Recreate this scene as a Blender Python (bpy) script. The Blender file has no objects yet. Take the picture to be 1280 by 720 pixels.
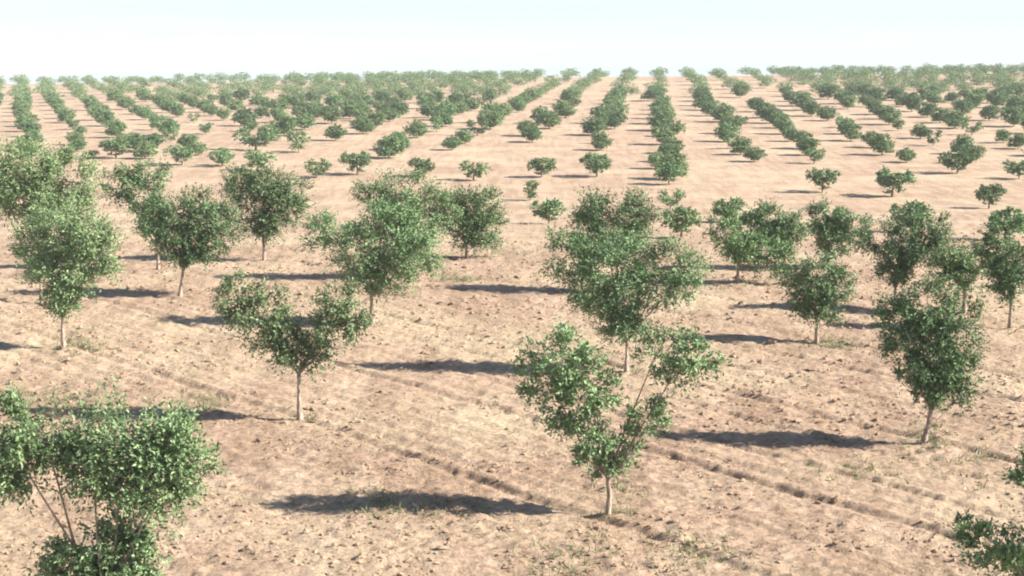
import bpy, math, random
import numpy as np
from mathutils import Vector

R = math.radians
scene = bpy.context.scene
col = scene.collection
rng = np.random.default_rng(11)
random.seed(5)

# ---------------------------------------------------------------- camera, sky, sun, exposure
CAMZ = 8.8                       # the lens stands this high above the zero level of the field
F = 1750.0                       # focal length in pixels of a 1280 wide frame
HOR = 95.0                       # row of the true horizon
PITCH = math.atan((360 - HOR) / F)
cam_d = bpy.data.cameras.new('camera')
cam_d.sensor_width = 36
cam_d.lens = 36 * F / 1280
cam_d.clip_start = .1
cam_d.clip_end = 4000
cam = bpy.data.objects.new('camera', cam_d)
cam.location = (0, 0, CAMZ)
cam.rotation_euler = (R(90) - PITCH, 0, 0)
col.objects.link(cam)
scene.camera = cam

SUN_EL = R(33)
SUN_DIR = Vector((.987 * math.cos(SUN_EL), -.16 * math.cos(SUN_EL), math.sin(SUN_EL)))   # towards the sun
world = bpy.data.worlds.new('World')
scene.world = world
world.use_nodes = True
wn, wl = world.node_tree.nodes, world.node_tree.links
wn.clear()
sky = wn.new('ShaderNodeTexSky')
sky.sky_type = 'NISHITA'
sky.sun_disc = False
sky.sun_elevation = SUN_EL
sky.sun_rotation = math.atan2(SUN_DIR.x, SUN_DIR.y)
sky.air_density = 1.0
sky.dust_density = .4
sky.ozone_density = 2.0
bg = wn.new('ShaderNodeBackground')
bg.inputs['Strength'].default_value = .058
out = wn.new('ShaderNodeOutputWorld')
tint = wn.new('ShaderNodeMix'); tint.data_type = 'RGBA'; tint.blend_type = 'MULTIPLY'; tint.inputs[0].default_value = 1
tint.inputs[7].default_value = (.95, .98, 1.06, 1)
wl.new(sky.outputs[0], tint.inputs[6])
# a milky veil of thin high haze, thickest towards the horizon, with faint level streaks
tcw = wn.new('ShaderNodeTexCoord'); sepw = wn.new('ShaderNodeSeparateXYZ'); wl.new(tcw.outputs['Generated'], sepw.inputs[0])
vf = wn.new('ShaderNodeMapRange'); vf.inputs[1].default_value = 0; vf.inputs[2].default_value = .6
vf.inputs[3].default_value = .82; vf.inputs[4].default_value = .0; wl.new(sepw.outputs[2], vf.inputs[0])
mpw = wn.new('ShaderNodeMapping'); mpw.inputs['Scale'].default_value = (1.6, 1.6, 60); mpw.inputs['Rotation'].default_value = (0, R(.7), 0)
wl.new(tcw.outputs['Generated'], mpw.inputs[0])
now = wn.new('ShaderNodeTexNoise'); now.inputs['Scale'].default_value = 1.3; now.inputs['Detail'].default_value = 5
wl.new(mpw.outputs[0], now.inputs['Vector'])
rw = wn.new('ShaderNodeValToRGB')
rw.color_ramp.elements[0].position = .35; rw.color_ramp.elements[0].color = (5.2, 6.1, 6.35, 1)
rw.color_ramp.elements[1].position = .7; rw.color_ramp.elements[1].color = (5.75, 6.1, 6.05, 1)
wl.new(now.outputs[0], rw.inputs[0])
veil = wn.new('ShaderNodeMix'); veil.data_type = 'RGBA'
wl.new(vf.outputs[0], veil.inputs[0]); wl.new(tint.outputs[2], veil.inputs[6]); wl.new(rw.outputs[0], veil.inputs[7])
wl.new(veil.outputs[2], bg.inputs['Color'])
wl.new(bg.outputs[0], out.inputs['Surface'])

sun_d = bpy.data.lights.new('sun', 'SUN')
sun_d.energy = 5.0
sun_d.angle = R(.53)
sun_d.color = (1, .95, .87)
sun = bpy.data.objects.new('sun', sun_d)
sun.rotation_euler = SUN_DIR.to_track_quat('Z', 'Y').to_euler()
sun.location = (60, -20, 60)
col.objects.link(sun)

scene.view_settings.view_transform = 'Standard'
scene.view_settings.look = 'None'
scene.view_settings.gamma = 1
scene.view_settings.exposure = 1.5
scene.cycles.filter_width = 2.0
scene.cycles.volume_bounces = 1
scene.cycles.max_bounces = 6
scene.cycles.transparent_max_bounces = 8

# ---------------------------------------------------------------- helpers
def sstep(a, b, t):
    t = np.clip((t - a) / (b - a), 0, 1)
    return t * t * (3 - 2 * t)

_tab = np.random.default_rng(77).random((256, 256))
def vnoise(x, y):
    xi = np.floor(x).astype(int); yi = np.floor(y).astype(int)
    fx = x - xi; fy = y - yi
    fx = fx * fx * (3 - 2 * fx); fy = fy * fy * (3 - 2 * fy)
    a = _tab[xi % 256, yi % 256]; b = _tab[(xi + 1) % 256, yi % 256]
    c = _tab[xi % 256, (yi + 1) % 256]; d = _tab[(xi + 1) % 256, (yi + 1) % 256]
    return (a * (1 - fx) + b * fx) * (1 - fy) + (c * (1 - fx) + d * fx) * fy - .5

def ground(x, y):
    """the lie of the land: near shoulder, shallow dip, long gentle hill with a crest"""
    x = np.asarray(x, float); y = np.asarray(y, float)
    z = CAMZ - 8.76 - 3.5 * sstep(45, 105, y) + .0357 * np.minimum(y, 335)
    over = np.maximum(y - 315, 0)
    z = z - .00045 * over * over * (over < 120) - (over >= 120) * (.00045 * 14400 + .108 * (over - 120))
    z = z + (.012 * x) * sstep(100, 320, y)
    z = z + .5 * vnoise(x / 37 + 9, y / 45 + 4) * sstep(60, 140, y)
    return z

def micro(x, y):
    """furrows, the tractor ridge and lumps of the worked soil"""
    s = .714 * x + .70 * y
    s = s + .5 * vnoise(x / 9, y / 9) + .12 * vnoise(x / 1.7, y / 1.7)
    t = .70 * x - .714 * y
    br = .35 + 1.3 * np.clip(vnoise(s * .8 + 50, t * .11) + .4, 0, 1)
    h = .012 * np.sin(2 * math.pi * s / .55) * br * 1.5 + .006 * np.sin(2 * math.pi * s / 1.9 + 1)
    for s0, dep in ((21.9, .085), (23.6, .05), (25.4, .06), (19.9, .05), (26.9, .09), (29.2, .07), (31.2, .09), (33.6, .10), (18.1, .07), (36.3, .09), (39.5, .10), (43, .1)):
        d = s - s0
        m = np.clip(.95 + 1.0 * vnoise(t * .45 + s0, t * .07 + 3 * s0) + 1.0 * vnoise(t * 2.3, t * .7 + s0), .35, 2)
        h = h - dep * m * np.exp(-(d / .085) ** 2) + .3 * dep * m * np.exp(-((d - .2) / .1) ** 2)
    h = h + .07 * np.clip(vnoise(x / .33, y / .33), -.05, .5) + .05 * vnoise(x / .15 + 7, y / .15) + .09 * vnoise(x / 1.3, y / 1.3)
    return h * (1 - sstep(70, 130, y))

def at(px, py):
    """ground point seen at a pixel of the 1280 x 720 frame"""
    X = (px - 640) / F; Y = -(py - 360) / F
    d = np.array((X, math.cos(PITCH) + Y * math.sin(PITCH), -math.sin(PITCH) + Y * math.cos(PITCH)))
    t = 5.0
    ts = np.concatenate([np.arange(5, 90, .05), np.arange(90, 420, .25)])
    P = d[None, :] * ts[:, None]
    below = P[:, 2] + CAMZ < ground(P[:, 0], P[:, 1])
    k = int(np.argmax(below)) if below.any() else len(ts) - 1
    return P[k, 0], P[k, 1]

def ray_at_depth(px, py, y):
    X = (px - 640) / F; Y = -(py - 360) / F
    dy = math.cos(PITCH) + Y * math.sin(PITCH)
    t = y / dy
    return X * t, (-math.sin(PITCH) + Y * math.cos(PITCH)) * t + CAMZ, t

def project(x, y, z):
    z = z - CAMZ
    dep = y * math.cos(PITCH) - z * math.sin(PITCH)
    up = y * math.sin(PITCH) + z * math.cos(PITCH)
    return 640 + F * x / dep, 360 - F * up / dep

def mesh_np(name, verts, quads=None, tris=None, mats=(), smooth=False, midx=None):
    me = bpy.data.meshes.new(name)
    verts = np.asarray(verts, np.float32)
    nq = 0 if quads is None else len(quads); nt = 0 if tris is None else len(tris)
    me.vertices.add(len(verts)); me.vertices.foreach_set('co', verts.ravel())
    loops = []
    if nq: loops.append(np.asarray(quads, np.int32).ravel())
    if nt: loops.append(np.asarray(tris, np.int32).ravel())
    loops = np.concatenate(loops)
    me.loops.add(len(loops)); me.loops.foreach_set('vertex_index', loops)
    me.polygons.add(nq + nt)
    start = np.concatenate([np.arange(nq) * 4, nq * 4 + np.arange(nt) * 3]).astype(np.int32)
    me.polygons.foreach_set('loop_start', start)
    for m in mats: me.materials.append(m)
    me.polygons.foreach_set('use_smooth', np.full(nq + nt, smooth))
    if midx is not None: me.polygons.foreach_set('material_index', np.asarray(midx, np.int32))
    me.update(calc_edges=True)
    me.validate()
    return me

def link(name, data, parent=None, loc=(0, 0, 0)):
    o = bpy.data.objects.new(name, data)
    col.objects.link(o)
    o.location = loc
    if parent is not None: o.parent = parent
    return o

# ---------------------------------------------------------------- materials
def new_mat(name):
    m = bpy.data.materials.new(name); m.use_nodes = True
    nt = m.node_tree; nt.nodes.clear()
    o = nt.nodes.new('ShaderNodeOutputMaterial')
    return m, nt, o

def leaf_mat(name, c0, c1, c2, transl=.09):
    m, nt, o = new_mat(name)
    N, L = nt.nodes, nt.links
    geo = N.new('ShaderNodeNewGeometry'); oi = N.new('ShaderNodeObjectInfo')
    ramp = N.new('ShaderNodeValToRGB')
    ramp.color_ramp.elements[0].color = (*c0, 1); ramp.color_ramp.elements[1].color = (*c2, 1)
    e = ramp.color_ramp.elements.new(.55); e.color = (*c1, 1)
    L.new(geo.outputs['Random Per Island'], ramp.inputs[0])
    hsv = N.new('ShaderNodeHueSaturation')
    mr = N.new('ShaderNodeMapRange'); mr.inputs[3].default_value = .82; mr.inputs[4].default_value = 1.2
    L.new(oi.outputs['Random'], mr.inputs[0]); L.new(mr.outputs[0], hsv.inputs['Value'])
    mr2 = N.new('ShaderNodeMapRange'); mr2.inputs[3].default_value = .485; mr2.inputs[4].default_value = .515
    mul = N.new('ShaderNodeMath'); mul.operation = 'FRACT'
    m7 = N.new('ShaderNodeMath'); m7.operation = 'MULTIPLY'; m7.inputs[1].default_value = 7.3
    L.new(oi.outputs['Random'], m7.inputs[0]); L.new(m7.outputs[0], mul.inputs[0]); L.new(mul.outputs[0], mr2.inputs[0])
    L.new(mr2.outputs[0], hsv.inputs['Hue'])
    L.new(ramp.outputs[0], hsv.inputs['Color'])
    p = N.new('ShaderNodeBsdfPrincipled'); p.inputs['Roughness'].default_value = .5
    p.inputs['Specular IOR Level'].default_value = .25
    L.new(hsv.outputs[0], p.inputs['Base Color'])
    tr = N.new('ShaderNodeBsdfTranslucent'); L.new(hsv.outputs[0], tr.inputs['Color'])
    mx = N.new('ShaderNodeMixShader'); mx.inputs[0].default_value = transl
    L.new(p.outputs[0], mx.inputs[1]); L.new(tr.outputs[0], mx.inputs[2])
    L.new(mx.outputs[0], o.inputs['Surface'])
    return m

LEAF = leaf_mat('leaf_green', (.094, .158, .062), (.160, .242, .104), (.28, .355, .185))
LEAF_DARK = leaf_mat('leaf_dark_green', (.080, .144, .056), (.130, .215, .088), (.235, .315, .15))
LEAF_FAR = leaf_mat('leaf_olive_green', (.108, .178, .070), (.160, .245, .102), (.24, .32, .155))
LEAF_YELLOW = leaf_mat('leaf_yellow_green', (.15, .16, .04), (.22, .22, .06), (.28, .27, .08))
WEED = leaf_mat('weed_green', (.16, .18, .08), (.23, .24, .12), (.32, .31, .17), .2)
STRAW = leaf_mat('straw', (.36, .29, .16), (.44, .36, .21), (.52, .44, .28), .2)

def bark_mat():
    m, nt, o = new_mat('bark')
    N, L = nt.nodes, nt.links
    tc = N.new('ShaderNodeTexCoord'); mp = N.new('ShaderNodeMapping'); mp.inputs['Scale'].default_value = (14, 14, 3)
    no = N.new('ShaderNodeTexNoise'); no.inputs['Scale'].default_value = 2.2; no.inputs['Detail'].default_value = 6
    L.new(tc.outputs['Object'], mp.inputs[0]); L.new(mp.outputs[0], no.inputs['Vector'])
    ramp = N.new('ShaderNodeValToRGB')
    ramp.color_ramp.elements[0].color = (.15, .10, .075, 1); ramp.color_ramp.elements[0].position = .35
    ramp.color_ramp.elements[1].color = (.40, .31, .24, 1); ramp.color_ramp.elements[1].position = .62
    L.new(no.outputs[0], ramp.inputs[0])
    p = N.new('ShaderNodeBsdfPrincipled'); p.inputs['Roughness'].default_value = .85
    L.new(ramp.outputs[0], p.inputs['Base Color'])
    b = N.new('ShaderNodeBump'); b.inputs['Strength'].default_value = .5; b.inputs['Distance'].default_value = .01
    L.new(no.outputs[0], b.inputs['Height']); L.new(b.outputs[0], p.inputs['Normal'])
    L.new(p.outputs[0], o.inputs['Surface'])
    return m
BARK = bark_mat()

def soil_mat(name, clod=False):
    m, nt, o = new_mat(name)
    N, L = nt.nodes, nt.links
    geo = N.new('ShaderNodeNewGeometry')
    def noise(scale, detail=4, rough=.55, sc3=None):
        n = N.new('ShaderNodeTexNoise'); n.inputs['Scale'].default_value = scale
        n.inputs['Detail'].default_value = detail; n.inputs['Roughness'].default_value = rough
        if sc3:
            mp = N.new('ShaderNodeMapping'); mp.inputs['Scale'].default_value = sc3[:3]; mp.inputs['Rotation'].default_value = (0, 0, sc3[3])
            L.new(geo.outputs['Position'], mp.inputs[0]); L.new(mp.outputs[0], n.inputs['Vector'])
        else:
            L.new(geo.outputs['Position'], n.inputs['Vector'])
        return n.outputs[0]
    def ramp(src, a, ca, b, cb):
        r = N.new('ShaderNodeValToRGB')
        r.color_ramp.elements[0].position = a; r.color_ramp.elements[0].color = ca
        r.color_ramp.elements[1].position = b; r.color_ramp.elements[1].color = cb
        L.new(src, r.inputs[0]); return r.outputs[0]
    def mix(fac, a, b, mode='MIX'):
        x = N.new('ShaderNodeMix'); x.data_type = 'RGBA'; x.blend_type = mode
        if isinstance(fac, float): x.inputs[0].default_value = fac
        else: L.new(fac, x.inputs[0])
        for i, v in ((6, a), (7, b)):
            if isinstance(v, tuple): x.inputs[i].default_value = v
            else: L.new(v, x.inputs[i])
        return x.outputs[2]
    base = ramp(noise(.55, 5), .32, (.385, .272, .188, 1), .68, (.452, .335, .238, 1))
    # worked streaks along the furrows
    st = ramp(noise(1.0, 4, .6, (1.6, .18, 1, R(-45))), .38, (.80, .77, .75, 1), .6, (1.07, 1.07, 1.08, 1))
    c = mix(.8, base, st, 'MULTIPLY')
    # wide bands of paler and browner earth left by the harrow, lying across the slope
    bd = ramp(noise(.35, 5, .65, (.22, 1.5, 1, R(4))), .36, (.91, .88, .87, 1), .62, (1.05, 1.05, 1.04, 1))
    c = mix(.9, c, bd, 'MULTIPLY')
    # crumbs
    cr = ramp(noise(7.0, 6, .7), .36, (.48, .42, .38, 1), .56, (1.10, 1.10, 1.09, 1))
    c = mix(.75, c, cr, 'MULTIPLY')
    # bleached straw and chaff
    sf = ramp(noise(.16, 6, .62), .46, (0, 0, 0, 1), .66, (1, 1, 1, 1))
    sg = ramp(noise(11, 3, .7), .38, (0, 0, 0, 1), .6, (.8, .8, .8, 1))
    sx = N.new('ShaderNodeMath'); sx.operation = 'MULTIPLY'; L.new(sf, sx.inputs[0]); L.new(sg, sx.inputs[1])
    c = mix(sx.outputs[0], c, (.55, .45, .29, 1))
    # thin green film of low weeds
    gf = ramp(noise(.21, 6, .7, (1, 1, 1, .7)), .60, (0, 0, 0, 1), .74, (.5, .5, .5, 1))
    gg = ramp(noise(5, 4, .7), .45, (0, 0, 0, 1), .62, (1, 1, 1, 1))
    gx = N.new('ShaderNodeMath'); gx.operation = 'MULTIPLY'; L.new(gf, gx.inputs[0]); L.new(gg, gx.inputs[1])
    c = mix(gx.outputs[0], c, (.22, .25, .11, 1))
    p = N.new('ShaderNodeBsdfPrincipled'); p.inputs['Roughness'].default_value = .95
    p.inputs['Specular IOR Level'].default_value = .15
    L.new(c, p.inputs['Base Color'])
    b = N.new('ShaderNodeBump'); b.inputs['Strength'].default_value = 1; b.inputs['Distance'].default_value = .09
    L.new(noise(9, 7, .72), b.inputs['Height']); L.new(b.outputs[0], p.inputs['Normal'])
    L.new(p.outputs[0], o.inputs['Surface'])
    return m
SOIL = soil_mat('tilled_soil')

# ---------------------------------------------------------------- ground
def build_ground():
    y_near = 1 / np.linspace(1 / 17.0, 1 / 62.0, 470)
    ys = np.concatenate([np.linspace(-45, 16.5, 24), y_near, np.geomspace(62.5, 345, 110), np.linspace(350, 560, 40)])
    u = np.linspace(-1, 1, 520)
    e = np.array([1.04, 1.12, 1.25, 1.45, 1.75, 2.2, 3, 4, 5.2])
    u = np.concatenate([-e[::-1], u, e])
    half = .40 * np.maximum(ys, 14) + 4
    extra = np.where(np.abs(u) > 1, 1.0, 0.0)
    X = half[:, None] * u[None, :] + np.sign(u)[None, :] * extra[None, :] * (np.abs(u)[None, :] - 1) * 20
    Y = np.repeat(ys[:, None], len(u), 1)
    Z = ground(X, Y) + micro(X, Y)
    nr, nc = X.shape
    idx = np.arange(nr * nc).reshape(nr, nc)
    q = np.stack([idx[:-1, :-1], idx[:-1, 1:], idx[1:, 1:], idx[1:, :-1]], -1).reshape(-1, 4)
    V = np.stack([X, Y, Z], -1).reshape(-1, 3)
    o = link('ground', mesh_np('ground', V, q, mats=[SOIL], smooth=True))
    o['kind'] = 'structure'; o['label'] = 'pale tilled soil of the orchard rising to a hill'
    return V
gv = build_ground()

# ---------------------------------------------------------------- foliage and wood
def norm(v):
    return v / np.maximum(np.linalg.norm(v, axis=-1, keepdims=True), 1e-9)

def leaves(clumps, leaf, shoots_per_m2, rg, per=11, shoot_len=(.28, .6), up=.55):
    """clumps: (cx,cy,cz, rx,ry,rz). Shoots grow outwards and up from each clump and carry narrow leaves."""
    VV = []
    for (cx, cy, cz, rx, ry, rz) in clumps:
        n = max(6, int(shoots_per_m2 * 4 * math.pi * (rx * ry * rz) ** (2 / 3)))
        # tufts: bunches of shoots set over the lobe, with gaps between them
        rm = (rx * ry * rz) ** (1 / 3)
        nt = int(np.clip(15 * rm ** 1.2 + 6, 7, 26))
        ki = np.arange(nt) + .5
        th = ki * 2.39996 + rg.uniform(0, 6.28); zz = 1 - 2 * ki / nt; rr = np.sqrt(1 - zz * zz)
        td = norm(np.stack([rr * np.cos(th), rr * np.sin(th), zz], -1) + rg.normal(size=(nt, 3)) * .22)
        tr = rg.uniform(.55, .92, size=(nt, 1))
        tc = td * tr
        w = rg.uniform(.6, 1.4, nt); which = rg.choice(nt, n, p=w / w.sum())
        tsz = rg.uniform(.25, .46, nt)[which][:, None]
        d = norm(rg.normal(size=(n, 3)))
        q = tc[which] + d * (rg.random((n, 1)) ** .5) * tsz
        o = np.stack([cx + q[:, 0] * rx, cy + q[:, 1] * ry, cz + q[:, 2] * rz], -1)
        outw = norm(d * .45 + td[which] * .95)
        sd = norm(outw * .9 + np.array([0, 0, up]) + rg.normal(size=(n, 3)) * .4)
        sl = rg.uniform(*shoot_len, size=n) * min(1.2, max(.42, (rx + rz) / 1.4))
        t = (np.arange(per) + .6) / per
        P = o[:, None, :] + sd[:, None, :] * (sl[:, None] * (t[None, :] - .35))[..., None]
        P[..., 2] -= (.25 * sl[:, None] * t[None, :] ** 2)
        P = P + rg.normal(size=P.shape) * .015
        S = np.repeat(sd[:, None, :], per, 1)
        ld = norm(S * .75 + norm(rg.normal(size=P.shape)) * .8 + np.array([0, 0, -.15]))
        face = norm(np.repeat(outw[:, None, :], per, 1) * .8 + np.array([0, 0, .5]) + rg.normal(size=P.shape) * .42)
        side = norm(np.cross(ld, face))
        nrm = np.cross(side, ld)
        L = leaf * rg.uniform(.55, 1.4, size=P.shape[:2])[..., None]
        W = L * rg.uniform(.19, .30, size=L.shape)
        a = P; b = P + ld * L * .45 + side * W + nrm * W * .3
        c = P + ld * L - nrm * L * .08; e = P + ld * L * .45 - side * W + nrm * W * .3
        VV.append(np.stack([a, b, c, e], 2).reshape(-1, 3))
    V = np.concatenate(VV)
    return V, np.arange(len(V)).reshape(-1, 4)

def tube(points, radii, sides=7, rg=None, cap=True):
    P = [np.array(p, float) for p in points]
    V, Q, T = [], [], []
    for i, p in enumerate(P):
        d = P[min(i + 1, len(P) - 1)] - P[max(i - 1, 0)]
        d = d / max(np.linalg.norm(d), 1e-9)
        a = np.cross(d, (0.31, .93, .2)); a /= np.linalg.norm(a); b = np.cross(d, a)
        for k in range(sides):
            w = 2 * math.pi * k / sides
            rr = radii[i] * (1 + (.12 * rg.normal() if rg is not None else 0))
            V.append(p + (a * math.cos(w) + b * math.sin(w)) * rr)
    for i in range(len(P) - 1):
        for k in range(sides):
            k2 = (k + 1) % sides
            Q.append((i * sides + k, i * sides + k2, (i + 1) * sides + k2, (i + 1) * sides + k))
    if cap:
        V.append(P[-1] + (P[-1] - P[-2]) * .1); t = len(V) - 1; s = (len(P) - 1) * sides
        T = [(s + k, s + (k + 1) % sides, t) for k in range(sides)]
    return V, Q, T

def build_tree(name, base, clumps, label, group, leaf=.12, dens=26, mat=None, trunk_h=.85, trunk_r=.05, lean=(0, 0), per=11, seed=1, limbs=True, shoot_len=(.28, .6)):
    rg = np.random.default_rng(seed)
    root = link(name, None, None, base)
    root.empty_display_size = .3
    root['label'] = label; root['category'] = 'tree'
    if group: root['group'] = group
    top = np.array((lean[0], lean[1], trunk_h))
    mid = top * .5 + np.array((rg.normal() * .012, rg.normal() * .012, 0))
    V, Q, T = tube([(0, 0, -.25), (0, 0, .03), mid, top * .8 + mid * .05 * 0 + np.array((0, 0, .0)), top],
                   [trunk_r * 2.1, trunk_r * 1.5, trunk_r, trunk_r * .95, trunk_r * 1.05], 8, rg)
    tr = link('trunk', mesh_np('trunk', V, Q, T, [BARK], True), root)
    if limbs:
        for (cx, cy, cz, rx, ry, rz) in clumps:
            e = np.array((cx, cy, cz + rz * .25))
            if e[2] < trunk_h * .6: continue
            m1 = top + (e - top) * .4 + np.array((0, 0, -.10 * np.linalg.norm(e[:2] - top[:2]))) + rg.normal(size=3) * .05
            m2 = top + (e - top) * .75 + rg.normal(size=3) * .05
            V, Q, T = tube([top - np.array((0, 0, .08)), m1, m2, e], [trunk_r * .5, trunk_r * .36, trunk_r * .24, trunk_r * .1], 6, rg)
            link('limb', mesh_np('limb', V, Q, T, [BARK], True), tr)
    V, Q = leaves(clumps, leaf * .58, dens * 2.5, rg, per, shoot_len)
    V[:, 2] = np.maximum(V[:, 2], .06)
    link('crown', mesh_np('crown', V, Q, mats=[mat or LEAF]), root)
    return root

NEAR = 'orchard trees on the near slope'
def hero(bx, by, px_clumps, label, leaf=.12, dens=26, mat=None, trunk=None, trunk_r=.05, lean=0, seed=1, limbs=True, depth=.2, shoot_len=(.28, .6), per=11, funnel=True):
    """a tree standing at the ground point seen at (bx, by); its crown lobes measured on its photograph, then given depth"""
    x, y = at(bx, by)
    z = float(ground(x, y) + micro(x, y))
    rg = np.random.default_rng(seed * 13 + 5)
    cl = []
    for (cx, cy, rx, ry) in px_clumps:
        off = float(rg.uniform(-depth, depth))
        X, Z, t = ray_at_depth(cx, cy, y + off)
        s = t / F
        rd = .42 * (rx + ry) * s
        cl.append((X - x, off, Z - z, rx * s * 1.05, rd * .7, ry * s * 1.06))
    tp = trunk or .85
    cx0 = np.mean([c[0] for c in cl]) * .35 + lean
    cl.append((cx0, 0, tp + .3, .3, .28, .28) if not funnel else (cx0, 0, tp + .38, .40, .34, .34))
    if funnel: cl.append((cx0 * 1.6, .05, tp + .75, .5, .42, .36))
    return build_tree('orchard_tree', (x, y, z), cl, label, NEAR, leaf, dens, mat, tp, trunk_r, (lean, 0), per, seed, limbs, shoot_len)

# front trees -------------------------------------------------------------
hero(760, 643, [(697, 448, 44, 44), (735, 480, 40, 40), (676, 474, 28, 30), (715, 508, 36, 30), (738, 540, 32, 24), (757, 568, 28, 30), (730, 570, 18, 14), (806, 524, 28, 20), (790, 547, 20, 17), (822, 505, 14, 12), (826, 436, 27, 34), (868, 440, 30, 32), (845, 468, 18, 16)],
     'open V-shaped front tree with a wide gap between its left and right limbs', .125, 30, LEAF, .75, .042, seed=3, funnel=False)
hero(375, 527, [(298, 370, 32, 26), (330, 395, 40, 36), (350, 425, 36, 28), (378, 440, 38, 22), (420, 380, 26, 30), (434, 400, 22, 28), (402, 418, 24, 24)],
     'heart-shaped tree with a notched top and tall bare trunk, left of centre', .125, 30, LEAF, 1.15, .046, seed=4, funnel=False)
hero(135, 805, [(50, 548, 54, 54), (165, 575, 76, 74), (205, 585, 52, 60), (130, 690, 72, 40), (95, 705, 44, 28), (165, 700, 40, 30), (18, 575, 42, 48), (112, 585, 36, 36)],
     'large bushy tree cut off by the bottom left corner, its trunk out of view', .12, 46, LEAF, .55, .05, seed=5, funnel=False)
hero(1155, 557, [(1158, 382, 46, 34), (1190, 408, 36, 38), (1122, 398, 28, 32), (1165, 440, 48, 38), (1203, 468, 24, 32), (1178, 476, 34, 22), (1138, 432, 30, 28), (1130, 460, 20, 16)],
     'dense dark tree on a slightly leaning trunk at the right, nearest of the right side', .12, 32, LEAF_DARK, .75, .045, lean=.12, seed=6)
hero(783, 467, [(763, 325, 56, 40), (712, 318, 34, 30), (835, 335, 46, 34), (775, 372, 46, 32), (738, 362, 32, 28), (775, 402, 26, 20), (845, 358, 26, 24)],
     'broad spreading tree directly behind the V-shaped front tree', .125, 30, LEAF, .85, .046, seed=7)
hero(772, 366, [(765, 262, 46, 26), (735, 277, 26, 22), (795, 277, 26, 24), (765, 300, 38, 26)],
     'tree whose rounded top rises just above the broad centre tree', .14, 26, LEAF_DARK, .85, .046, seed=8)
hero(465, 407, [(413, 288, 34, 24), (448, 312, 38, 34), (500, 298, 42, 38), (517, 312, 30, 40), (475, 345, 34, 24), (482, 272, 30, 20)],
     'wide tree with a pale trunk left of centre, left limb thrust outward', .13, 28, LEAF, .9, .046, seed=9)
hero(512, 350, [(515, 238, 38, 24), (470, 245, 26, 18), (550, 265, 24, 24), (505, 268, 36, 26)],
     'tree crown rising behind the wide pale-trunked tree left of centre', .14, 26, LEAF, .8, .046, seed=10)
hero(583, 322, [(600, 256, 28, 24), (605, 286, 24, 26), (566, 265, 22, 24), (582, 290, 24, 18)],
     'compact tree beside the bare gap at centre, right of the wide tree', .15, 28, LEAF_DARK, .8, .042, seed=11)
hero(225, 370, [(235, 265, 44, 28), (270, 280, 32, 26), (200, 270, 28, 24), (228, 305, 34, 24), (255, 308, 26, 18)],
     'flat-topped dark tree on a thin leaning trunk, third from the left', .14, 28, LEAF_DARK, 1.0, .05, lean=.15, seed=12)
hero(330, 326, [(340, 235, 44, 24), (356, 255, 30, 26), (303, 235, 28, 24), (330, 275, 30, 22)],
     'tree with deep shade low in its crown, behind the heart-shaped tree', .15, 26, LEAF_DARK, .85, .05, seed=13)
hero(198, 338, [(182, 218, 32, 16), (150, 232, 24, 20), (182, 246, 28, 24), (196, 275, 18, 20)],
     'dark sparse tree squeezed between the tall left tree and the flat-topped tree', .15, 20, LEAF_DARK, .9, .05, seed=14)
hero(80, 437, [(80, 290, 52, 36), (48, 308, 32, 30), (112, 308, 34, 40), (80, 345, 42, 34), (75, 375, 26, 16)],
     'tall full tree on a pale trunk near the left edge', .13, 30, LEAF, .85, .046, seed=15)
hero(52, 378, [(35, 205, 44, 28), (85, 225, 34, 34), (20, 240, 40, 32), (65, 258, 46, 30), (-20, 225, 40, 40)],
     'bright leafy tree at the left edge rising behind the tall full tree', .14, 28, LEAF, .8, .046, seed=16)
hero(1020, 428, [(1024, 340, 34, 22), (1045, 360, 24, 24), (1000, 360, 24, 24), (1020, 385, 28, 20)],
     'small round tree standing alone in the gap left of the dense dark tree', .13, 30, LEAF, .75, .05, seed=17)
hero(922, 355, [(905, 288, 22, 26), (925, 310, 20, 20), (952, 315, 28, 22), (976, 325, 20, 18)],
     'tree with a narrow upright lobe just right of the broad centre tree', .15, 26, LEAF_DARK, .7, .05, seed=18)
hero(970, 338, [(960, 272, 28, 18), (990, 285, 22, 18), (938, 280, 18, 18), (968, 298, 24, 16)],
     'rounded tree top peeping over behind the narrow-lobed tree', .16, 24, LEAF, .8, .05, seed=19)
hero(1035, 335, [(1030, 275, 26, 20), (1065, 288, 28, 16), (1040, 300, 22, 18)],
     'bright green tree behind the small round tree right of centre', .16, 26, LEAF, .8, .05, seed=20)
hero(1118, 388, [(1105, 298, 32, 22), (1125, 320, 28, 20), (1150, 300, 30, 30), (1165, 290, 22, 22), (1118, 338, 18, 16)],
     'dark tree with a long right shoulder, behind the dense dark tree', .14, 26, LEAF_DARK, .8, .042, seed=21)
hero(1205, 392, [(1195, 325, 34, 24), (1216, 340, 24, 20), (1180, 340, 20, 18)],
     'low pale tree tucked between the dark trees at the right', .15, 20, LEAF_FAR, .7, .05, seed=22)
hero(1262, 412, [(1250, 308, 24, 22), (1268, 328, 30, 26), (1260, 355, 24, 20), (1235, 315, 13, 16)],
     'thin-trunked tree at the right edge with dark lower leaves', .14, 28, LEAF_DARK, .95, .045, seed=23)
hero(1345, 800, [(1300, 592, 34, 26), (1248, 684, 46, 22), (1288, 702, 42, 22), (1212, 662, 26, 14), (1350, 650, 60, 60)],
     'tree mostly outside the bottom right corner, its low branch reaching in', .12, 42, LEAF_DARK, .5, .05, seed=24, funnel=False)

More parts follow.
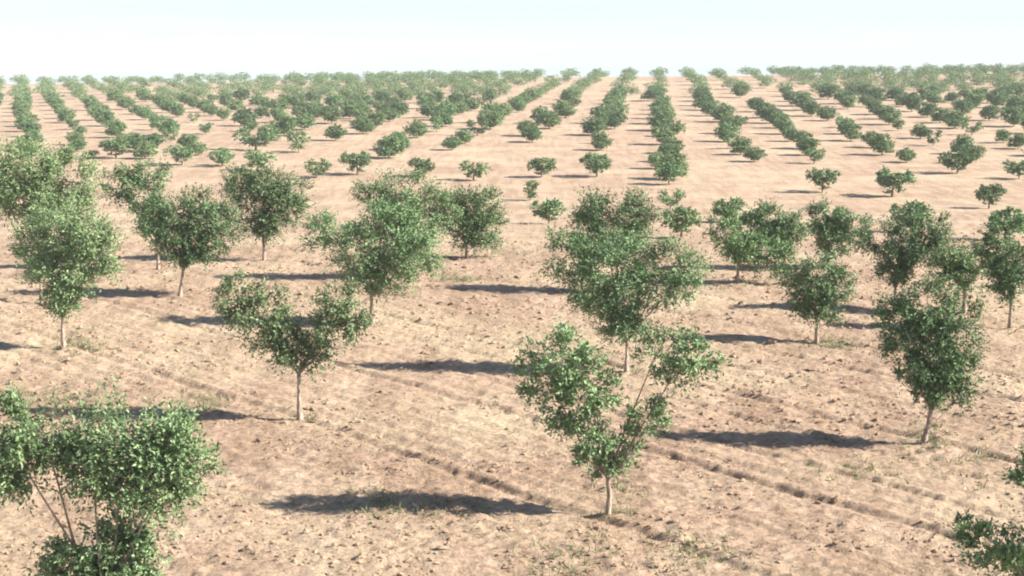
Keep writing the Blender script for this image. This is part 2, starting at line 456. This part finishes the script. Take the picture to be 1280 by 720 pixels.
# ---------------------------------------------------------------- small trees of the dip and the hill: a few kinds, then copies
KINDS = []
def make_kind(i, kind):
    rg = np.random.default_rng(500 + i)
    cl = []
    if kind == 'young':            # vase of a few upright lobes
        n = rg.integers(4, 6)
        for k in range(n):
            a = 2 * math.pi * (k + rg.uniform(-.3, .3)) / n
            r = rg.uniform(.45, .75); h = rg.uniform(.8, 1.4)
            cl.append((r * math.cos(a), r * math.sin(a), h, rg.uniform(.26, .42), rg.uniform(.26, .42), rg.uniform(.3, .48)))
        cl.append((0, 0, .55, .42, .42, .34))
    elif kind == 'split':
        for sx in (-1, 1):
            cl.append((sx * rg.uniform(.55, .8), rg.uniform(-.3, .3), rg.uniform(1.1, 1.45), .36, .36, .42))
            cl.append((sx * .3, rg.uniform(-.2, .2), .65, .34, .34, .3))
    else:                          # round grown crown
        n = 7
        for k in range(n):
            a = 2 * math.pi * (k + rg.uniform(-.3, .3)) / n
            r = rg.uniform(.6, .95); h = rg.uniform(.75, 1.7)
            cl.append((r * math.cos(a), r * math.sin(a), h, rg.uniform(.45, .65), rg.uniform(.45, .65), rg.uniform(.4, .6)))
        cl.append((rg.uniform(-.2, .2), 0, 1.85, .7, .7, .5))
        cl.append((0, 0, .7, .6, .6, .45))
    V, Q = leaves(cl, .19 if kind == 'round' else .17, 18 if kind == 'round' else 27, rg, 7, (.3, .6), .5)
    V[:, 2] = np.maximum(V[:, 2], .25)
    tv, tq, tt = tube([(0, 0, -.25), (0, 0, .2), (.02, .01, .5), (rg.normal() * .05, rg.normal() * .05, .95)], [.075, .06, .05, .03], 6, rg)
    mat = LEAF_FAR if i % 3 else LEAF_DARK
    return dict(kind=kind, crown=mesh_np('crown', V, Q, mats=[mat]), trunk=mesh_np('trunk', tv, tq, tt, [BARK], True), V=V, Q=Q)
for i in range(5): KINDS.append(make_kind(i, 'young'))
for i in range(5, 7): KINDS.append(make_kind(i, 'split'))
for i in range(7, 14): KINDS.append(make_kind(i, 'round'))
YOUNG = [0, 1, 2, 3, 4]; SPLIT = [5, 6]; ROUND = [7, 8, 9, 10, 11, 12, 13]
SRC = {}
def plant(k, x, y, s, rot, label, group):
    loc = (x, y, float(ground(x, y) + micro(x, y)))
    if k not in SRC:
        r = link('orchard_tree', None, None, loc); r.empty_display_size = .3
        t = link('trunk', KINDS[k]['trunk'], r); c = link('crown', KINDS[k]['crown'], r)
        SRC[k] = (r, t, c)
    else:
        r0, t0, c0 = SRC[k]
        r = r0.copy(); col.objects.link(r); r.location = loc
        for ch in (t0, c0):
            d = ch.copy(); col.objects.link(d); d.parent = r
    r.rotation_euler = (0, 0, rot); r.scale = (s, s, s * random.uniform(.88, 1.08) * (.78 if s > 1.2 else .88))
    r['label'] = label; r['category'] = 'tree'; r['group'] = group
    return r

DIP = 'young trees in the dip'
def young(px, py, w, label, k=None):
    x, y = at(px, py)
    s = w * 1.08 * y / F / (2.9 if k in ROUND else 1.95)
    plant(random.choice(YOUNG) if k is None else k, x, y, s, random.uniform(0, 6.28), label, DIP)

young(1028, 241, 36, 'lone small shrubby tree on bare ground, left one of the pair at upper right')
young(1115, 246, 46, 'lone small shrubby tree on bare ground, right one of the pair at upper right')
young(1236, 261, 36, 'small scraggly tree near the right edge, below the hillside rows')
young(1197, 217, 40, 'small pale bush-like tree at the foot of the hill, second from the right edge')
young(1274, 224, 34, 'small bush-like tree at the foot of the hill, touching the right edge')
young(1256, 300, 52, 'small tree above the thin-trunked tree at the right edge')
young(1140, 290, 46, 'small tree peeping up above the dark long-shouldered tree')
young(910, 278, 42, 'small pale tree just above the narrow-lobed tree right of centre')
young(838, 262, 32, 'little forked tree at the top right of the broad centre tree', 5)
young(852, 297, 44, 'small loose tree touching the right side of the broad centre tree')
young(663, 251, 30, 'tiny forked tree in the bare gap at centre, the upper one', 6)
young(686, 280, 40, 'small leaning tree in the bare gap at centre, nearest the broad tree')
young(677, 222, 34, 'small tree at the centre foot of the hill, left of two at one level')
young(746, 221, 38, 'small tree at the centre foot of the hill, right of two at one level')
young(836, 231, 32, 'lowest tree of the row right of the straight central aisle')
young(592, 226, 36, 'small tree above the compact tree at centre')
young(528, 221, 34, 'small tree above the crown that rises left of centre')
young(447, 219, 38, 'small squat tree alone on bare ground, left of centre')
young(396, 223, 38, 'small forked tree above the wide pale-trunked tree', 5)
young(486, 198, 38, 'round dense little tree alone in front of the rows, left of centre', 8)
young(374, 191, 38, 'small V-shaped tree on a bare patch of the left hillside', 6)
young(320, 188, 44, 'small forked tree at the edge of the bare patch on the left hillside', 5)
young(322, 214, 42, 'small tree right above the crown behind the heart-shaped tree')
young(278, 208, 36, 'small tree above the gap between the flat-topped tree and its right neighbour')
young(228, 207, 36, 'small tree above the flat-topped tree on the left')
young(190, 190, 32, 'small tree above the dark sparse tree on the left')
young(145, 198, 36, 'small tree above and right of the leafy left edge tree')

# ---------------------------------------------------------------- hillside rows
ORD = ['zeroth', 'first', 'second', 'third', 'fourth', 'fifth', 'sixth', 'seventh', 'eighth', 'ninth', 'tenth', 'eleventh', 'twelfth', 'thirteenth', 'fourteenth', 'fifteenth', 'sixteenth', 'seventeenth', 'eighteenth', 'nineteenth', 'twentieth',
       'twenty-first', 'twenty-second', 'twenty-third', 'twenty-fourth', 'twenty-fifth', 'twenty-sixth', 'twenty-seventh', 'twenty-eighth', 'twenty-ninth', 'thirtieth']
cands = []
HEAD = math.atan((812 - 640) / F)
dm = np.array((math.sin(HEAD), math.cos(HEAD))); nm = np.array((dm[1], -dm[0]))
A0 = np.array(at(835, 200))
for i in range(-22, 26):
    v = random.uniform(-3, 3) - 55
    step0 = 14.5
    while v < 230:
        p = A0 + nm * (i * 6.95 + random.gauss(0, .6)) + dm * v
        v += (7.6 + max(0, v) * .06) * random.uniform(.8, 1.2)
        if random.random() < .05 and v > 50: v += step0 * .8
        cands.append((('main', i), p))
HL = math.atan((30 - 640) / F)
dl = np.array((math.sin(HL), math.cos(HL))); nl = np.array((dl[1], -dl[0]))
B0 = np.array(at(30, 155))
for i in range(-8, 32):
    v = random.uniform(-3, 3) - 95
    while v < 190:
        p = B0 + nl * (i * 5.0 + random.gauss(0, .45)) + dl * v
        v += (8.6 + max(0, v + 50) * .06) * random.uniform(.8, 1.2)
        if random.random() < .06: v += 9
        cands.append((('left', i), p))
for i in range(-22, 26):
    if -4 <= i <= 3: continue
    v = (75 if i > -4 else 45) + random.uniform(0, 14)
    while v < 225:
        cands.append((('gap', i), A0 + nm * (i * 6.95 + 3.4 + random.gauss(0, .5)) + dm * v))
        v += 15 * random.uniform(.8, 1.2)
kept = []
for (rk, p) in cands:
    x, y = p
    if y < 95 or y > 352: continue
    z = float(ground(x, y)); px, py = project(x, y, z)
    tx, ty = project(x, y, z + 2.6)
    if px < -170 or px > 1450: continue
    border = 335 + (150 - py) * .5
    if rk[0] != 'left':
        if px < border: continue
        front = 188 if px < 790 else 206
        if 330 < px < 480: front = 183 
        if rk[1] == 0: front = 226
        if py > front: continue
    else:
        if px >= border - 8: continue
        front = 206 - .03 * px
        if 262 < px and py > 172: continue
        if py > front: continue
    kept.append((rk, x, y, px, py))
kept.sort(key=lambda t: t[2])
NIND = 300 - 22 - len([o for o in bpy.data.objects if o.get('group') == DIP])
inside = [t for t in kept if -25 <= t[3] <= 1305]
ind = inside[:NIND]; rest = inside[NIND:] + [t for t in kept if not -25 <= t[3] <= 1305]
rows = {}
for t in ind: rows.setdefault(t[0], []).append(t)
left_rows = sorted([k for k in rows if k[0] == 'left'], key=lambda k: min(t[3] for t in rows[k]))
GR = 'orchard rows on the far hillside'
for rk, lst in rows.items():
    for j, (_, x, y, px, py) in enumerate(sorted(lst, key=lambda t: t[2])):
        kd = random.choice(ROUND) if random.random() < .86 else random.choice(YOUNG + SPLIT)
        look = {'round': 'round', 'young': 'loose', 'split': 'forked'}[KINDS[kd]['kind']]
        if rk[0] == 'gap':
            side = 'right' if rk[1] >= 0 else 'left'
            n = rk[1] + 1 if rk[1] >= 0 else -rk[1] - 1
            lab = '%s tree, %s in the gap after the %s hillside row %s of the aisle' % (look, ORD[j + 1], ORD[n], side)
        elif rk[0] == 'main':
            side = 'right' if rk[1] >= 0 else 'left'
            n = rk[1] + 1 if rk[1] >= 0 else -rk[1]
            lab = '%s tree, %s up the %s hillside row %s of the straight central aisle' % (look, ORD[j + 1], ORD[n], side)
        else:
            lab = '%s tree, %s up the %s slanting row from the left edge of the hillside' % (look, ORD[j + 1], ORD[left_rows.index(rk) + 1])
        s = random.uniform(.78, 1.16) * (1.0 + .34 * min(1, max(0, (y - 140) / 170)))
        if y < 155: s *= .84
        if rk[0] != 'main': s *= .86
        plant(kd, x, y, s, random.uniform(0, 6.28), lab, GR)
# everything farther: one mass along the crest
VV, QQ, n0 = [], [], 0
for (_, x, y, px, py) in rest:
    K = KINDS[random.choice(ROUND)]
    a = random.uniform(0, 6.28); s = random.uniform(1.1, 1.5)
    V = K['V'] * s
    V = np.stack([V[:, 0] * math.cos(a) - V[:, 1] * math.sin(a) + x, V[:, 0] * math.sin(a) + V[:, 1] * math.cos(a) + y, V[:, 2] * .68 + float(ground(x, y))], -1)
    keep = np.random.default_rng(len(VV)).random(len(K['Q'])) < .28
    V = V.reshape(-1, 4, 3)[keep].reshape(-1, 3)
    VV.append(V); QQ.append(np.arange(len(V)).reshape(-1, 4) + n0); n0 += len(V)
if VV:
    o = link('distant_orchard', mesh_np('distant_orchard', np.concatenate(VV), np.concatenate(QQ), mats=[LEAF_FAR]))
    o['kind'] = 'stuff'; o['label'] = 'farthest orchard trees massed along the crest under the sky'
print('individual hill trees', len(ind), 'mass', len(rest))

# ---------------------------------------------------------------- clods, stones, straw and weeds on the near soil
def scatter(n, d0, d1):
    y = 1 / np.random.default_rng(n).uniform(1 / d1, 1 / d0, n)
    x = np.random.default_rng(n + 1).uniform(-1, 1, n) * (.385 * y + 1)
    return x, y
def clods():
    n = 22000
    x, y = scatter(n, 17.5, 75)
    rg = np.random.default_rng(3)
    keep = vnoise(x / 2.1 + 5, y / 2.1) + .8 * vnoise(x / .7, y / .7) > -.12
    x, y = x[keep], y[keep]; n = len(x)
    r = .014 + .035 * rg.random(n) ** 3 + .03 * (rg.random(n) < .03)
    r = r * np.clip(y / 28, .9, 1.7)
    ph = (1 + 5 ** .5) / 2
    ico = np.array([(-1, ph, 0), (1, ph, 0), (-1, -ph, 0), (1, -ph, 0), (0, -1, ph), (0, 1, ph), (0, -1, -ph), (0, 1, -ph), (ph, 0, -1), (ph, 0, 1), (-ph, 0, -1), (-ph, 0, 1)]) / 1.9
    tri = np.array([(0, 11, 5), (0, 5, 1), (0, 1, 7), (0, 7, 10), (0, 10, 11), (1, 5, 9), (5, 11, 4), (11, 10, 2), (10, 7, 6), (7, 1, 8), (3, 9, 4), (3, 4, 2), (3, 2, 6), (3, 6, 8), (3, 8, 9), (4, 9, 5), (2, 4, 11), (6, 2, 10), (8, 6, 7), (9, 8, 1)])
    V = ico[None] * (1 + .28 * rg.normal(size=(n, 12, 1)))
    V = V * r[:, None, None] * rg.uniform((.8, .8, .5), (1.5, 1.2, 1.0), size=(n, 3))[:, None, :]
    z = ground(x, y) + micro(x, y)
    V = V + np.stack([x, y, z + r * .25], -1)[:, None, :]
    T = tri[None] + (np.arange(n) * 12)[:, None, None]
    o = link('soil_clods', mesh_np('soil_clods', V.reshape(-1, 3), tris=T.reshape(-1, 3), mats=[SOIL]))
    o['kind'] = 'stuff'; o['label'] = 'loose clods strewn over the tilled soil'
clods()

def blades(name, x, y, h, w, mat, label, seed, flat=0.0, per=5):
    rg = np.random.default_rng(seed)
    n = len(x)
    x = np.repeat(x, per) + rg.normal(size=n * per) * .05; y = np.repeat(y, per) + rg.normal(size=n * per) * .05
    h = np.repeat(h, per) * rg.uniform(.5, 1.2, n * per)
    z = ground(x, y) + micro(x, y)
    d = norm(np.stack([rg.normal(size=n * per), rg.normal(size=n * per), np.abs(rg.normal(size=n * per)) * (1 - flat) * 1.6 + .06], -1))
    sd = norm(np.cross(d, rg.normal(size=d.shape)))
    P = np.stack([x, y, z + .005], -1)
    a = P - sd * (w * h)[:, None]; b = P + sd * (w * h)[:, None]
    c = P + d * h[:, None] + sd * (w * h * .3)[:, None]; e = P + d * h[:, None] - sd * (w * h * .3)[:, None]
    V = np.stack([a, b, c, e], 1).reshape(-1, 3)
    o = link(name, mesh_np(name, V, np.arange(len(V)).reshape(-1, 4), mats=[mat]))
    o['kind'] = 'stuff'; o['label'] = label
x, y = scatter(14000, 17.5, 48)
k = vnoise(x / 4.2 + 3, y / 4.2 + 8) + .5 * vnoise(x / 1.1, y / 1.1) > .02
blades('dry_grass', x[k], y[k], np.full(k.sum(), .085), .06, STRAW, 'bleached straw lying on the soil', 8, .8, 4)
# weeds: patches where the photograph has them
WP = [(700, 700, 60, 26, 80), (100, 432, 34, 14, 110), (1200, 572, 70, 22, 70), (1080, 590, 60, 14, 35), (575, 349, 30, 4, 120), (1040, 430, 34, 9, 110), (470, 628, 40, 12, 60), (1160, 545, 22, 14, 60),
      (780, 610, 14, 20, 40), (60, 500, 70, 14, 160), (250, 505, 40, 10, 70), (540, 640, 90, 12, 60), (900, 360, 50, 8, 60), (650, 318, 30, 10, 60), (880, 690, 60, 20, 70), (410, 400, 40, 12, 40), (350, 310, 40, 8, 50)]
WP += [(bx + 8, by - 1, 16, 4, 12) for (bx, by) in ((760, 643), (375, 527), (1155, 557), (783, 467), (465, 407), (80, 437), (225, 370), (1020, 428), (330, 326), (583, 322), (922, 355), (1262, 412))]
xs, ys, hs = [], [], []
rg = np.random.default_rng(21)
for (cx, cy, rx, ry, n) in WP:
    for q in range(n):
        X, Y = at(cx + rg.normal() * rx * .6, cy + rg.normal() * ry * .6)
        xs.append(X); ys.append(Y); hs.append(rg.uniform(.05, .15))
blades('weeds', np.array(xs), np.array(ys), np.array(hs), .09, WEED, 'thin green weeds growing in patches on the soil', 22, .1, 6)

# ---------------------------------------------------------------- haze
def haze():
    z0 = float(gv[:, 2].min()) - 1.0; z1 = max(CAMZ + 4, float(gv[:, 2].max()) + 4)
    hx = float(np.abs(gv[:, 0]).max()) + 10; y0, y1 = float(gv[:, 1].min()) - 10, float(gv[:, 1].max()) + 10
    V = [(sx * hx, yy, zz) for zz in (z0, z1) for (sx, yy) in ((-1, y0), (1, y0), (1, y1), (-1, y1))]
    Q = [(3, 2, 1, 0), (4, 5, 6, 7), (0, 1, 5, 4), (1, 2, 6, 5), (2, 3, 7, 6), (3, 0, 4, 7)]
    m, nt, o = new_mat('haze_air')
    pv = nt.nodes.new('ShaderNodeVolumePrincipled')
    pv.inputs['Color'].default_value = (.90, .96, 1, 1)
    pv.inputs['Density'].default_value = .0003
    pv.inputs['Anisotropy'].default_value = -.15
    nt.links.new(pv.outputs[0], o.inputs['Volume'])
    h = link('haze', mesh_np('haze', V, Q, mats=[m]))
    h['kind'] = 'stuff'; h['label'] = 'thin pale summer haze over the orchard'
haze()

print('triangles', sum(len(o.data.loops) - 2 * len(o.data.polygons) for o in bpy.data.objects if o.type == 'MESH'), 'unique', sum(len(m.loops) - 2 * len(m.polygons) for m in bpy.data.meshes))
